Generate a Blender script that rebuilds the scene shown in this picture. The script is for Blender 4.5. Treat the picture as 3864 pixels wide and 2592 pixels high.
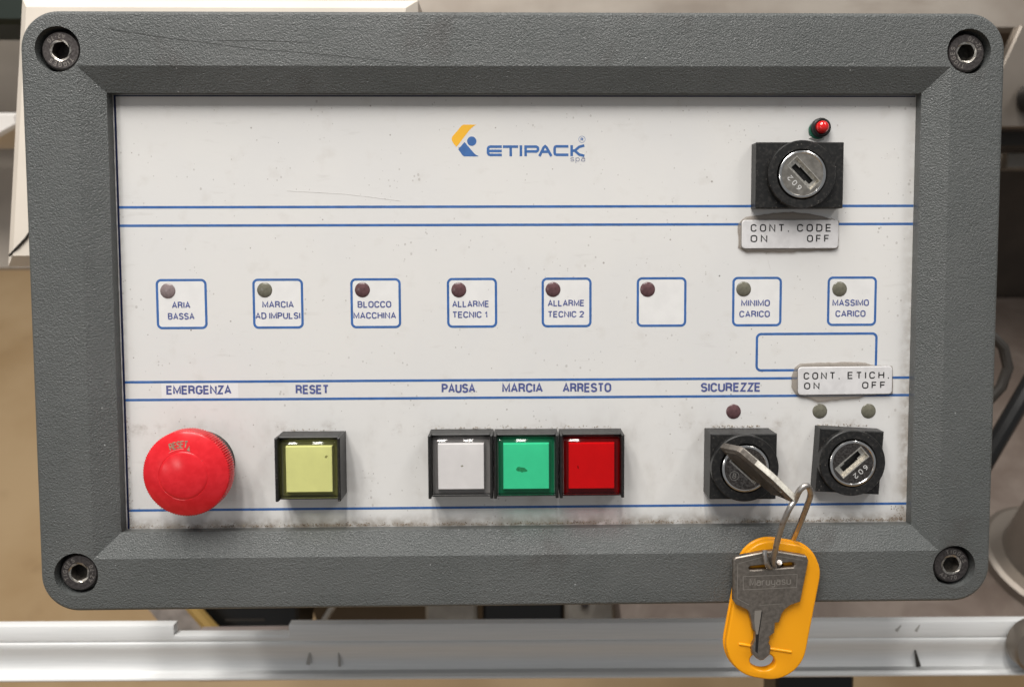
import bpy, bmesh, math, random
from mathutils import Vector, Matrix
from mathutils.geometry import tessellate_polygon

# ------------------------------------------------------------------ clear
for o in list(bpy.data.objects):
    bpy.data.objects.remove(o)
scn = bpy.context.scene
COL = scn.collection
MM = 0.001
rnd = random.Random(7)
R = math.radians

# Panel frame of reference: x right, y up along the panel face, z out of it,
# in millimetres; the face plate is z = 0.  The panel leans back 35 degrees.
PANEL = Matrix.Translation((0, 0, 1.10)) @ Matrix.Rotation(R(55), 4, 'X')

def p2w(x, y, z):
    return PANEL @ Vector((x * MM, y * MM, z * MM))

# ------------------------------------------------------------------ camera
cd = bpy.data.cameras.new('camera')
cam = bpy.data.objects.new('camera', cd)
COL.objects.link(cam)
CAM_R = Matrix(((0.99981, 0.004168, -0.019084), (-0.003062, 0.998334, 0.057618), (0.019292, -0.057549, 0.998156)))
cam.matrix_world = PANEL @ Matrix.Translation((0, 0, 0.300)) @ CAM_R.to_4x4()
cd.sensor_width = 36.0
cd.lens = 28.21
cd.shift_x = -0.02019
cd.shift_y = -0.04296
cd.clip_start = 0.01
cd.clip_end = 60.0
cd.dof.use_dof = True
cd.dof.focus_distance = 0.297
cd.dof.aperture_fstop = 10.5
scn.camera = cam

# ------------------------------------------------------------------ world, lamps, exposure
w = bpy.data.worlds.new('World')
scn.world = w
w.use_nodes = True
bg = w.node_tree.nodes['Background']
bg.inputs['Color'].default_value = (0.95, 0.97, 1.0, 1)
bg.inputs['Strength'].default_value = 0.22

def ceiling_lamp(x, y, z, power, sx=0.16, sy=1.2, col=(1.0, 0.965, 0.92)):
    l = bpy.data.lights.new('ceiling_lamp', 'AREA')
    l.shape = 'RECTANGLE'
    l.size = sx
    l.size_y = sy
    l.energy = power
    l.color = col
    o = bpy.data.objects.new('ceiling_lamp', l)
    o.location = (x, y, z)
    COL.objects.link(o)
    return o

for lx in (-0.85, -0.45, -0.05):          # row of tubes overhead
    ceiling_lamp(lx, 0.20, 3.0, 20.8, 0.14, 1.4)
ceiling_lamp(1.25, 0.10, 3.0, 14, 0.14, 1.4)
ceiling_lamp(-1.95, -2.70, 3.0, 11, 0.22, 0.8)
ceiling_lamp(-4.30, -3.60, 3.0, 14, 0.40, 1.0)

scn.view_settings.view_transform = 'Standard'
scn.view_settings.look = 'None'
scn.view_settings.exposure = 0.0
scn.view_settings.gamma = 1.0
scn.view_settings.use_curve_mapping = False
scn.render.engine = 'CYCLES'
scn.cycles.use_denoising = True
scn.cycles.max_bounces = 12
scn.cycles.transparent_max_bounces = 24
scn.cycles.caustics_reflective = False
scn.cycles.caustics_refractive = False
scn.cycles.sample_clamp_indirect = 4.0

# ------------------------------------------------------------------ materials
class NT:
    def __init__(self, name):
        self.m = bpy.data.materials.new(name)
        self.m.use_nodes = True
        self.t = self.m.node_tree
        self.b = self.t.nodes['Principled BSDF']
        self.out = self.t.nodes['Material Output']
        self._co = None
    def n(self, typ, **kw):
        nd = self.t.nodes.new(typ)
        for k, v in kw.items():
            setattr(nd, k, v)
        return nd
    def link(self, a, b):
        self.t.links.new(a, b)
    def put(self, sock, val):
        if hasattr(val, 'is_output'):
            self.link(val, sock)
        else:
            if isinstance(val, (tuple, list)) and len(val) == 3 and sock.type == 'RGBA':
                val = (*val, 1)
            sock.default_value = val
    def co(self):
        if self._co is None:
            self._co = self.n('ShaderNodeTexCoord').outputs['Object']
        return self._co
    def noise(self, scale, detail=3, rough=0.55, vec=None, dist=0.0):
        nd = self.n('ShaderNodeTexNoise')
        self.link(vec or self.co(), nd.inputs['Vector'])
        nd.inputs['Scale'].default_value = scale
        nd.inputs['Detail'].default_value = detail
        nd.inputs['Roughness'].default_value = rough
        nd.inputs['Distortion'].default_value = dist
        return nd.outputs['Fac']
    def voro(self, scale, out='Distance', feature='F1', vec=None):
        nd = self.n('ShaderNodeTexVoronoi', feature=feature)
        self.link(vec or self.co(), nd.inputs['Vector'])
        nd.inputs['Scale'].default_value = scale
        return nd.outputs[out]
    def maprange(self, v, a, b, c=0.0, d=1.0, smooth=True):
        nd = self.n('ShaderNodeMapRange', interpolation_type='SMOOTHSTEP' if smooth else 'LINEAR')
        self.put(nd.inputs['Value'], v)
        for k, val in (('From Min', a), ('From Max', b), ('To Min', c), ('To Max', d)):
            nd.inputs[k].default_value = val
        return nd.outputs['Result']
    def math(self, op, a, b=0.0):
        nd = self.n('ShaderNodeMath', operation=op)
        self.put(nd.inputs[0], a)
        self.put(nd.inputs[1], b)
        return nd.outputs[0]
    def mix(self, fac, a, b):
        nd = self.n('ShaderNodeMix', data_type='RGBA')
        self.put(nd.inputs[0], fac)
        self.put(nd.inputs[6], a)
        self.put(nd.inputs[7], b)
        return nd.outputs[2]
    def xyz(self):
        nd = self.n('ShaderNodeSeparateXYZ')
        self.link(self.co(), nd.inputs[0])
        return nd.outputs
    def scaled(self, s):
        nd = self.n('ShaderNodeVectorMath', operation='MULTIPLY')
        self.link(self.co(), nd.inputs[0])
        nd.inputs[1].default_value = s
        return nd.outputs[0]
    def bump(self, h, strength, dist):
        nd = self.n('ShaderNodeBump')
        self.put(nd.inputs['Height'], h)
        nd.inputs['Strength'].default_value = strength
        nd.inputs['Distance'].default_value = dist
        self.link(nd.outputs[0], self.b.inputs['Normal'])
    def p(self, **kw):
        names = {'base': 'Base Color', 'rough': 'Roughness', 'metal': 'Metallic', 'spec': 'Specular IOR Level',
                 'coat': 'Coat Weight', 'coat_rough': 'Coat Roughness', 'trans': 'Transmission Weight', 'ior': 'IOR', 'alpha': 'Alpha',
                 'sss': 'Subsurface Weight'}
        for k, v in kw.items():
            self.put(self.b.inputs[names[k]], v)
        return self

def simple(name, base, rough=0.5, metal=0.0, var=0.0, vscale=300, **kw):
    t = NT(name)
    if var:
        f = t.noise(vscale, 4)
        lo = tuple(c * (1 - var) for c in base)
        hi = tuple(min(1, c * (1 + var)) for c in base)
        t.p(base=t.mix(t.maprange(f, 0.3, 0.7), lo, hi), rough=rough, metal=metal, **kw)
    else:
        t.p(base=base, rough=rough, metal=metal, **kw)
    return t.m

M = {}
# hammered grey paint of the cast bezel
t = NT('grey_crinkle_paint')
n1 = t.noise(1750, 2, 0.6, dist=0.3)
n2 = t.noise(210, 2)
n3 = t.noise(26, 3)
speck = t.math('LESS_THAN', t.voro(110), 0.032)
base = t.mix(t.maprange(n3, 0.3, 0.7), (0.098, 0.105, 0.103), (0.116, 0.122, 0.120))
base = t.mix(t.math('MULTIPLY', t.maprange(n1, 0.42, 0.30), 0.45), base, (0.05, 0.053, 0.052))  # grain hollows darkened in the colour so the bump's shading stays visible
stain = t.maprange(t.noise(34, 4), 0.58, 0.74, 0, 0.5)
base = t.mix(stain, base, (0.055, 0.048, 0.044))
base = t.mix(speck, base, (0.35, 0.36, 0.36))
t.p(base=base, rough=t.maprange(n2, 0.3, 0.7, 0.30, 0.42), spec=0.5)
t.bump(t.math('ADD', n1, t.math('MULTIPLY', n2, 0.08)), 0.9, 0.00050)
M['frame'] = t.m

# dusty white face plate
t = NT('white_face_film')
x, y, z = t.xyz()
big = t.noise(18, 4)
mid = t.noise(120, 4)
base = t.mix(t.maprange(big, 0.35, 0.7), (0.745, 0.735, 0.715), (0.72, 0.715, 0.705))
base = t.mix(t.maprange(mid, 0.55, 0.8, 0, 0.30), base, (0.56, 0.53, 0.49))
v = NT.voro(t, 200)
vc = NT.voro(t, 200, 'Color')
sz = t.maprange(t.noise(90, 2), 0.38, 0.78, 0.0, 0.115, smooth=False)
dots = t.math('LESS_THAN', v, sz)
base = t.mix(t.math('MULTIPLY', dots, 0.62), base, (0.20, 0.17, 0.14))
v2 = NT.voro(t, 85)
dots2 = t.math('LESS_THAN', v2, t.maprange(t.noise(40, 2), 0.55, 0.7, 0.0, 0.05, smooth=False))
base = t.mix(t.math('MULTIPLY', dots2, 0.8), base, (0.05, 0.045, 0.04))
v3 = NT.voro(t, 430, vec=t.scaled((1.0, 0.8, 1.0)))
dots3 = t.math('LESS_THAN', v3, t.maprange(t.noise(60, 4), 0.42, 0.74, 0.0, 0.24, smooth=False))
base = t.mix(t.math('MULTIPLY', dots3, 0.32), base, (0.22, 0.19, 0.16))
streak = t.noise(60, 3, vec=t.scaled((1.0, 5.0, 1.0)))
base = t.mix(t.maprange(streak, 0.62, 0.78, 0, 0.25), base, (0.5, 0.48, 0.45))
halo = t.math('MULTIPLY', t.math('MULTIPLY', t.maprange(y, -0.0600, -0.0655), t.maprange(y, -0.0700, -0.0665)), t.maprange(t.noise(75, 5, 0.7), 0.5, 0.75, 0.0, 0.55))
base = t.mix(halo, base, (0.33, 0.28, 0.235))
smear = t.math('MULTIPLY', t.maprange(y, -0.052, -0.072), t.maprange(t.noise(38, 5, 0.65, vec=t.scaled((1.0, 0.55, 1.0))), 0.48, 0.72, 0.0, 0.55))
base = t.mix(smear, base, (0.47, 0.44, 0.405))
grime = t.math('MULTIPLY', t.maprange(y, -0.0975, -0.1032), t.maprange(t.noise(240, 4), 0.3, 0.62, 0.25, 1.0))
base = t.mix(t.math('MULTIPLY', grime, 0.72), base, (0.20, 0.155, 0.11))
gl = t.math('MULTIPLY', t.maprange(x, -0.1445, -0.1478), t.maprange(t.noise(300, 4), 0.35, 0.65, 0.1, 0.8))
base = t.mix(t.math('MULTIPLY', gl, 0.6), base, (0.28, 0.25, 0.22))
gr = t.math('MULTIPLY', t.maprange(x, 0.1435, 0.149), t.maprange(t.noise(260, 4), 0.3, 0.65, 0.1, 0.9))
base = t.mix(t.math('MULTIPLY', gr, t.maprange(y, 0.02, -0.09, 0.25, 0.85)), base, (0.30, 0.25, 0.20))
t.p(base=base, rough=t.maprange(mid, 0.3, 0.7, 0.42, 0.55), spec=0.35)
t.bump(t.noise(420, 3), 0.12, 0.0002)
M['plate'] = t.m

M['field'] = simple('clean_white_field', (0.79, 0.785, 0.775), 0.42, var=0.03, vscale=160)
M['tape'] = simple('white_tape', (0.80, 0.80, 0.795), 0.4)
M['blue'] = simple('blue_print', (0.042, 0.135, 0.385), 0.45, var=0.12, vscale=260)
M['ink'] = simple('faded_blue_ink', (0.085, 0.108, 0.29), 0.5, var=0.25, vscale=900)
M['navy'] = simple('navy_edge_print', (0.006, 0.012, 0.06), 0.5)
M['logoyellow'] = simple('yellow_print', (0.93, 0.50, 0.035), 0.45)
M['logoblue'] = simple('logo_blue_print', (0.052, 0.15, 0.40), 0.45, var=0.08)
M['logogrey'] = simple('grey_blue_print', (0.16, 0.18, 0.30), 0.5)
M['engraved'] = simple('black_engraving', (0.010, 0.009, 0.009), 0.6)
M['nameplate'] = simple('engraved_white_laminate', (0.70, 0.69, 0.695), 0.45, var=0.06, vscale=350)
M['mark'] = simple('grey_gold_marking', (0.26, 0.17, 0.11), 0.5, var=0.4, vscale=1500)
M['groove'] = simple('red_groove', (0.9, 0.16, 0.16), 0.4)

t = NT('red_plastic')
n = t.noise(350, 3)
t.p(base=t.mix(t.maprange(n, 0.35, 0.7), (0.69, 0.014, 0.022), (0.77, 0.022, 0.032)), rough=t.maprange(t.noise(120, 3), 0.3, 0.7, 0.19, 0.27), spec=0.5)
t.bump(t.noise(900, 2), 0.05, 0.0001)
M['red'] = t.m

t = NT('black_plastic')
n = t.noise(900, 4)
d = t.math('LESS_THAN', t.voro(700), 0.16)
base = t.mix(t.maprange(n, 0.45, 0.75), (0.012, 0.012, 0.012), (0.035, 0.033, 0.031))
base = t.mix(t.math('MULTIPLY', d, t.maprange(t.noise(150, 2), 0.4, 0.7, 0, 0.55)), base, (0.22, 0.20, 0.18))
t.p(base=base, rough=0.42, spec=0.45)
t.bump(t.noise(1600, 2), 0.2, 0.0001)
M['black'] = t.m
M['deepblack'] = simple('black_cavity', (0.004, 0.004, 0.004), 0.7)

t = NT('dusty_black_plastic')
n = t.noise(420, 4)
base = t.mix(t.maprange(n, 0.3, 0.75), (0.020, 0.019, 0.018), (0.085, 0.078, 0.07))
t.p(base=base, rough=0.6)
M['dustyblack'] = t.m

t = NT('chrome')
t.p(base=(0.78, 0.77, 0.75), metal=1.0, rough=t.maprange(t.noise(400, 3), 0.3, 0.7, 0.10, 0.22))
M['chrome'] = t.m
t = NT('worn_nickel_dark_reflection')
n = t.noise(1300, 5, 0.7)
t.p(base=t.mix(t.maprange(n, 0.38, 0.62), (0.10, 0.088, 0.082), (0.27, 0.245, 0.225)), metal=1.0, rough=t.maprange(n, 0.3, 0.7, 0.38, 0.22))  # patina, plus the dark surroundings it would mirror, put into the base
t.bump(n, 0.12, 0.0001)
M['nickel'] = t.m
M['palenickel'] = simple('pale_nickel_face', (0.40, 0.375, 0.335), 0.34, 0.85, var=0.2, vscale=500)
M['slotmetal'] = simple('bright_slot_metal', (0.80, 0.76, 0.68), 0.28, 0.85, var=0.25, vscale=1200)
M['digit'] = simple('bright_stamped_digits', (0.85, 0.84, 0.82), 0.3, 0.4)
t = NT('key_nickel_silver')
n = t.noise(800, 5, 0.65)
t.p(base=t.mix(t.maprange(n, 0.3, 0.7), (0.24, 0.212, 0.182), (0.33, 0.295, 0.26)), metal=0.85, rough=t.maprange(n, 0.3, 0.7, 0.36, 0.5))
t.bump(t.noise(1500, 3), 0.12, 0.0001)
M['key'] = t.m
M['keyletter'] = simple('raised_key_lettering', (0.46, 0.42, 0.37), 0.4, 0.7)
M['screwletter'] = simple('worn_screw_lettering', (0.36, 0.33, 0.30), 0.4, 0.8)
M['keyglint'] = simple('painted_key_glint', (0.86, 0.81, 0.72), 0.4, 0.2, var=0.2, vscale=900)  # lamp glint on the bow's front edge, put into the colour
t = NT('dull_steel_wire')
n = t.noise(500, 4)
t.p(base=t.mix(t.maprange(n, 0.52, 0.72), (0.50, 0.475, 0.45), (0.27, 0.21, 0.17)), metal=0.9, rough=t.maprange(n, 0.3, 0.7, 0.28, 0.5))
M['wire'] = t.m
t = NT('burnished_black_oxide')
n = t.noise(1200, 4)
t.p(base=t.mix(t.maprange(n, 0.3, 0.7), (0.075, 0.066, 0.064), (0.15, 0.135, 0.13)), metal=0.85, rough=0.42)
t.bump(n, 0.2, 0.0001)
M['screw'] = t.m
M['screwedge'] = simple('rim_glint_and_emblem_steel', (0.62, 0.58, 0.52), 0.3, 1.0, var=0.3, vscale=1500)  # emblem metal, and the painted glint on the socket rims
M['socketdark'] = simple('dark_socket', (0.035, 0.03, 0.024), 0.7, var=0.5, vscale=900)  # darker than the screw head
t = NT('yellow_tag_plastic')
t.p(base=t.mix(t.noise(90, 3), (0.93, 0.365, 0.003), (0.96, 0.41, 0.006)), rough=0.28, spec=0.5, sss=0.0)
t.bump(t.noise(300, 2), 0.04, 0.0002)
M['tag'] = t.m

def lens(name, col, rough=0.05):
    t = NT(name)
    tr = t.n('ShaderNodeBsdfTransparent')
    tr.inputs[0].default_value = (*col, 1)
    gl = t.n('ShaderNodeBsdfGlossy')
    gl.inputs['Roughness'].default_value = rough
    lw = t.n('ShaderNodeLayerWeight')
    fac = t.math('ADD', t.math('MULTIPLY', t.math('POWER', lw.outputs['Facing'], 4.0), 0.7), 0.035)
    mx = t.n('ShaderNodeMixShader')
    t.link(fac, mx.inputs[0])
    t.link(tr.outputs[0], mx.inputs[1])
    t.link(gl.outputs[0], mx.inputs[2])
    t.link(mx.outputs[0], t.out.inputs['Surface'])
    return t.m
M['lens_yellow'] = lens('yellow_clear_plastic', (0.985, 0.99, 0.78))
M['lens_clear'] = lens('clear_plastic', (0.995, 0.99, 0.99))
M['lens_green'] = lens('green_clear_plastic', (0.50, 0.96, 0.80))
M['lens_red'] = lens('red_clear_plastic', (0.94, 0.20, 0.24))
M['insert'] = simple('white_legend_insert', (0.86, 0.85, 0.84), 0.5, var=0.03, vscale=200)
M['edgefill'] = simple('grey_edge_fill', (0.27, 0.26, 0.25), 0.5)  # for the added floor that brightens the lens edges
M['smudge'] = simple('dark_smudge', (0.30, 0.29, 0.22), 0.6, var=0.3, vscale=1500)
M['mauve_lamp'] = simple('mauve_lamp_film', (0.235, 0.185, 0.185), 0.24, var=0.12, vscale=700)
M['maroon_lamp'] = simple('maroon_lamp_film', (0.115, 0.058, 0.062), 0.24, var=0.2, vscale=700)
M['olive_lamp'] = simple('olive_lamp_film', (0.155, 0.148, 0.112), 0.24, var=0.15, vscale=700)
t = NT('red_led_plastic')
t.p(base=(0.72, 0.012, 0.012), rough=0.08, spec=0.6, coat=0.6)
M['led'] = t.m
M['green'] = simple('green_plastic', (0.005, 0.10, 0.055), 0.4)

t = NT('clear_silicone')
tr = t.n('ShaderNodeBsdfTransparent')
tr.inputs[0].default_value = (0.74, 0.70, 0.66, 1)
t.p(base=(0.46, 0.42, 0.38), rough=0.22)
t.bump(t.noise(260, 2), 0.5, 0.0006)
mx = t.n('ShaderNodeMixShader')
mx.inputs[0].default_value = 0.32
t.link(tr.outputs[0], mx.inputs[1])
t.link(t.b.outputs[0], mx.inputs[2])
t.link(mx.outputs[0], t.out.inputs['Surface'])
M['silicone'] = t.m
M['fibre'] = simple('pale_fibre', (0.62, 0.60, 0.57), 0.6)
M['dirt'] = simple('brown_dust_crumbs', (0.23, 0.175, 0.125), 0.9, var=0.4, vscale=700)
M['crumb'] = simple('pale_crumbs', (0.42, 0.37, 0.30), 0.9, var=0.4, vscale=700)
M['scratch'] = simple('scratched_paint', (0.035, 0.036, 0.035), 0.6)

# background materials
t = NT('tan_resin_floor')
n = t.noise(2.2, 5)
n2 = t.noise(14, 4)
base = t.mix(t.maprange(n, 0.35, 0.65), (0.34, 0.215, 0.098), (0.46, 0.32, 0.175))
base = t.mix(t.maprange(n2, 0.58, 0.75, 0, 0.5), base, (0.27, 0.17, 0.085))
t.p(base=base, rough=0.42)
M['floor'] = t.m
t = NT('brushed_stainless')
n = t.noise(14, 4)
s = t.noise(9, 5, vec=t.scaled((1, 5, 1)))
base = t.mix(t.maprange(n, 0.3, 0.7), (0.31, 0.262, 0.22), (0.42, 0.375, 0.325))
base = t.mix(t.maprange(s, 0.52, 0.72, 0, 0.6), base, (0.20, 0.155, 0.125))
t.p(base=base, metal=0.55, rough=t.maprange(s, 0.3, 0.7, 0.38, 0.55))
M['stainless'] = t.m
t = NT('stained_steel_bed')
n = t.noise(20, 4, dist=1.0)
base = t.mix(t.maprange(n, 0.35, 0.7), (0.165, 0.127, 0.105), (0.235, 0.192, 0.163))
t.p(base=base, metal=0.45, rough=0.5)
M['bed'] = t.m
t = NT('satin_aluminium')
s = t.noise(30, 4, vec=t.scaled((1, 40, 40)))
spots = t.math('LESS_THAN', t.voro(38), t.maprange(t.noise(12, 2), 0.5, 0.7, 0.0, 0.09, smooth=False))
base = t.mix(t.maprange(s, 0.3, 0.7), (0.84, 0.85, 0.845), (0.90, 0.905, 0.90))
base = t.mix(t.math('MULTIPLY', spots, 0.6), base, (0.2, 0.19, 0.17))
t.p(base=base, metal=0.08, rough=0.36)
M['alu'] = t.m
M['railmark'] = simple('grey_rail_marks', (0.42, 0.41, 0.39), 0.5)
M['cream'] = simple('cream_powder_coat', (0.76, 0.69, 0.60), 0.4, var=0.05, vscale=20)
M['greywall'] = simple('beige_grey_sheet', (0.42, 0.37, 0.315), 0.45, var=0.15, vscale=9)
M['whiteblock'] = simple('white_plastic', (0.80, 0.77, 0.73), 0.4)
M['darkgreen'] = simple('dark_green_enamel', (0.0015, 0.009, 0.004), 0.5)
M['darkbrown'] = simple('shaded_interior_brown', (0.055, 0.042, 0.032), 0.6, var=0.3, vscale=12)  # shade of the machine cavities put into the colour
M['blackmetal'] = simple('black_enamel', (0.008, 0.008, 0.008), 0.35)
M['beltgrey'] = simple('worn_grey_belt', (0.24, 0.21, 0.19), 0.6, var=0.4, vscale=60)
M['beltyellow'] = simple('yellowed_belt_edge', (0.42, 0.27, 0.08), 0.6)
M['bracket'] = simple('grey_painted_bracket', (0.30, 0.28, 0.25), 0.5, var=0.25, vscale=30)
M['pinkgrey'] = simple('pinkish_grey_strip', (0.36, 0.30, 0.28), 0.5)
M['tube'] = simple('dull_stainless_tube', (0.23, 0.20, 0.17), 0.38, 0.55, var=0.1, vscale=20)
M['rubber'] = simple('dark_rubber_hose', (0.03, 0.026, 0.022), 0.6)

# ------------------------------------------------------------------ mesh tools (all in mm)
def circle(cx, cy, r, n=48, a0=0.0, cw=False):
    pts = [(cx + r * math.cos(a0 + 2 * math.pi * i / n), cy + r * math.sin(a0 + 2 * math.pi * i / n)) for i in range(n)]
    return pts[::-1] if cw else pts

def ellipse(cx, cy, rx, ry, n=32, cw=False):
    pts = [(cx + rx * math.cos(2 * math.pi * i / n), cy + ry * math.sin(2 * math.pi * i / n)) for i in range(n)]
    return pts[::-1] if cw else pts

def rrect(x0, x1, y0, y1, r=0.0, n=6, cw=False):
    if r <= 0:
        pts = [(x0, y0), (x1, y0), (x1, y1), (x0, y1)]
    else:
        pts = []
        for cx, cy, a in ((x1 - r, y0 + r, -90), (x1 - r, y1 - r, 0), (x0 + r, y1 - r, 90), (x0 + r, y0 + r, 180)):
            for i in range(n + 1):
                t_ = R(a + 90 * i / n)
                pts.append((cx + r * math.cos(t_), cy + r * math.sin(t_)))
    return pts[::-1] if cw else pts

def rotpts(pts, a, c=(0, 0)):
    ca, sa = math.cos(a), math.sin(a)
    return [(c[0] + x * ca - y * sa, c[1] + x * sa + y * ca) for x, y in pts]

def inset(loop, d):
    n = len(loop)
    out = []
    for i in range(n):
        p0, p1, p2 = Vector(loop[i - 1]), Vector(loop[i]), Vector(loop[(i + 1) % n])
        a, b = (p1 - p0), (p2 - p1)
        if a.length < 1e-9 or b.length < 1e-9:
            out.append(tuple(p1)); continue
        a.normalize(); b.normalize()
        na, nb = Vector((-a.y, a.x)), Vector((-b.y, b.x))
        m = na + nb
        if m.length < 1e-6:
            out.append(tuple(p1 + na * d)); continue
        m.normalize()
        k = d / max(0.4, m.dot(na))
        out.append(tuple(p1 + m * k))
    return out

class MB:
    def __init__(self):
        self.v = []; self.f = []
    def add(self, vs, fs):
        o = len(self.v)
        self.v += [tuple(v) for v in vs]
        self.f += [tuple(i + o for i in f) for f in fs]
        return self
    def face2d(self, loops, z, flip=False):
        flat = [p for L in loops for p in L]
        tris = tessellate_polygon([[Vector((p[0], p[1], 0)) for p in L] for L in loops])
        fs = []
        for a, b, c in tris:
            A, B_, C = flat[a], flat[b], flat[c]
            ar = (B_[0] - A[0]) * (C[1] - A[1]) - (B_[1] - A[1]) * (C[0] - A[0])
            if abs(ar) < 1e-10:
                continue
            up = ar > 0
            fs.append((a, b, c) if up != flip else (a, c, b))
        return self.add([(p[0], p[1], z) for p in flat], fs)
    def ring(self, L0, z0, L1, z1):
        n = len(L0)
        vs = [(p[0], p[1], z0) for p in L0] + [(p[0], p[1], z1) for p in L1]
        return self.add(vs, [(i, (i + 1) % n, n + (i + 1) % n, n + i) for i in range(n)])
    def prism(self, loops, z0, z1, bev=0.0, bottom=True, steps=1):
        tops = []
        for L in loops:
            if bev > 0:
                self.ring(L, z0, L, z1 - bev)
                prev, pz = L, z1 - bev
                for s in range(1, steps + 1):
                    a = math.pi / 2 * s / steps
                    d, zz = (bev * (1 - math.cos(a)), z1 - bev + bev * math.sin(a)) if steps > 1 else (bev, z1)
                    cur = inset(L, d)
                    self.ring(prev, pz, cur, zz)
                    prev, pz = cur, zz
                tops.append(prev)
            else:
                self.ring(L, z0, L, z1)
                tops.append(L)
        self.face2d(tops, z1)
        if bottom:
            self.face2d(loops, z0, flip=True)
        return self
    def box(self, x0, x1, y0, y1, z0, z1, bev=0.0, r=0.0):
        return self.prism([rrect(x0, x1, y0, y1, r)], z0, z1, bev)
    def lathe(self, prof, n=64, c=(0, 0), rfun=None, close_top=True):
        vs, fs = [], []
        for j, (r, z) in enumerate(prof):
            for i in range(n):
                a = 2 * math.pi * i / n
                rr = r + (rfun(j, i) if rfun else 0)
                vs.append((c[0] + rr * math.cos(a), c[1] + rr * math.sin(a), z))
        for j in range(len(prof) - 1):
            for i in range(n):
                fs.append((j * n + i, j * n + (i + 1) % n, (j + 1) * n + (i + 1) % n, (j + 1) * n + i))
        if close_top:
            fs.append(tuple((len(prof) - 1) * n + i for i in range(n)))
        return self.add(vs, fs)
    def tube(self, pts, r, n=10, closed=False):
        P_ = [Vector(p) for p in pts]
        m = len(P_)
        vs, fs = [], []
        up = None
        for i in range(m):
            a = P_[i - 1] if (i or closed) else P_[i]
            b = P_[(i + 1) % m] if (i < m - 1 or closed) else P_[i]
            t_ = (b - a).normalized()
            if up is None:
                up = Vector((0, 0, 1)) if abs(t_.z) < 0.9 else Vector((1, 0, 0))
            s = t_.cross(up).normalized()
            up = s.cross(t_).normalized()
            rr = r[i] if isinstance(r, (list, tuple)) else r
            for k in range(n):
                an = 2 * math.pi * k / n
                vs.append(P_[i] + (s * math.cos(an) + up * math.sin(an)) * rr)
        for i in range(m if closed else m - 1):
            for k in range(n):
                a, b = i * n, ((i + 1) % m) * n
                fs.append((a + k, a + (k + 1) % n, b + (k + 1) % n, b + k))
        if not closed:
            fs.append(tuple(range(n))[::-1]); fs.append(tuple((m - 1) * n + k for k in range(n)))
        return self.add(vs, fs)
    def ribbon(self, pts, w_, z, closed=False, zf=None):
        pts = [Vector(p[:2]) for p in pts]
        n = len(pts)
        L, Rr = [], []
        for i in range(n):
            a = pts[i] - pts[i - 1] if (i > 0 or closed) else pts[1] - pts[0]
            b = pts[(i + 1) % n] - pts[i] if (i < n - 1 or closed) else pts[-1] - pts[-2]
            if a.length < 1e-9: a = b
            if b.length < 1e-9: b = a
            a, b = a.normalized(), b.normalized()
            na, nb = Vector((-a.y, a.x)), Vector((-b.y, b.x))
            m = na + nb
            m = m.normalized() if m.length > 1e-6 else na
            k = (w_ / 2) / max(0.55, m.dot(na))
            L.append(pts[i] + m * k); Rr.append(pts[i] - m * k)
        zz = zf or (lambda x, y: z)
        vs = [(p.x, p.y, zz(p.x, p.y)) for p in L] + [(p.x, p.y, zz(p.x, p.y)) for p in Rr]
        fs = [(n + i, n + (i + 1) % n, (i + 1) % n, i) for i in range(n if closed else n - 1)]
        return self.add(vs, fs)
    def mesh(self, name, smooth=True, recalc=True, angle=32):
        me = bpy.data.meshes.new(name)
        bm = bmesh.new()
        bv = [bm.verts.new((x * MM, y * MM, z * MM)) for x, y, z in self.v]
        for f in self.f:
            try:
                bm.faces.new([bv[i] for i in f])
            except ValueError:
                pass
        bmesh.ops.remove_doubles(bm, verts=bm.verts, dist=2e-6)
        if recalc:
            bmesh.ops.recalc_face_normals(bm, faces=bm.faces)
        bm.to_mesh(me)
        bm.free()
        if smooth:
            me.polygons.foreach_set('use_smooth', [True] * len(me.polygons))
            me.set_sharp_from_angle(angle=R(angle))
        return me
    def build(self, name, mat, parent=None, loc=(0, 0, 0), rz=0.0, smooth=True, recalc=True, label=None, kind=None, angle=32):
        me = self.mesh(name, smooth, recalc, angle)
        me.materials.append(M[mat])
        return place(name, me, parent, loc, rz, label, kind)

def place(name, me, parent=None, loc=(0, 0, 0), rz=0.0, label=None, kind=None):
    o = bpy.data.objects.new(name, me)
    COL.objects.link(o)
    lm = Matrix.Translation((loc[0] * MM, loc[1] * MM, loc[2] * MM)) @ Matrix.Rotation(rz, 4, 'Z')
    if parent is not None:
        o.parent = parent
        o.matrix_basis = lm
    else:
        o.matrix_world = PANEL @ lm
    if label: o['label'] = label
    if kind: o['kind'] = kind
    return o

def thing(name, label, cat, loc=(0, 0, 0), rz=0.0, group=None):
    o = place(name, None, None, loc, rz, label)
    o.empty_display_size = 0.01
    o['category'] = cat
    if group: o['group'] = group
    return o

def part(name, parent, loc=(0, 0, 0), rz=0.0, label=None):
    o = place(name, None, parent, loc, rz, label)
    o.empty_display_size = 0.005
    return o

def tag(o, label, cat, group=None):
    o['label'] = label; o['category'] = cat
    if group: o['group'] = group
    return o

# ------------------------------------------------------------------ stroke lettering
def arc(cx, cy, rx, ry, a0, a1, n=10):
    return [(cx + rx * math.cos(R(a0 + (a1 - a0) * i / n)), cy + ry * math.sin(R(a0 + (a1 - a0) * i / n))) for i in range(n + 1)]

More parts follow.
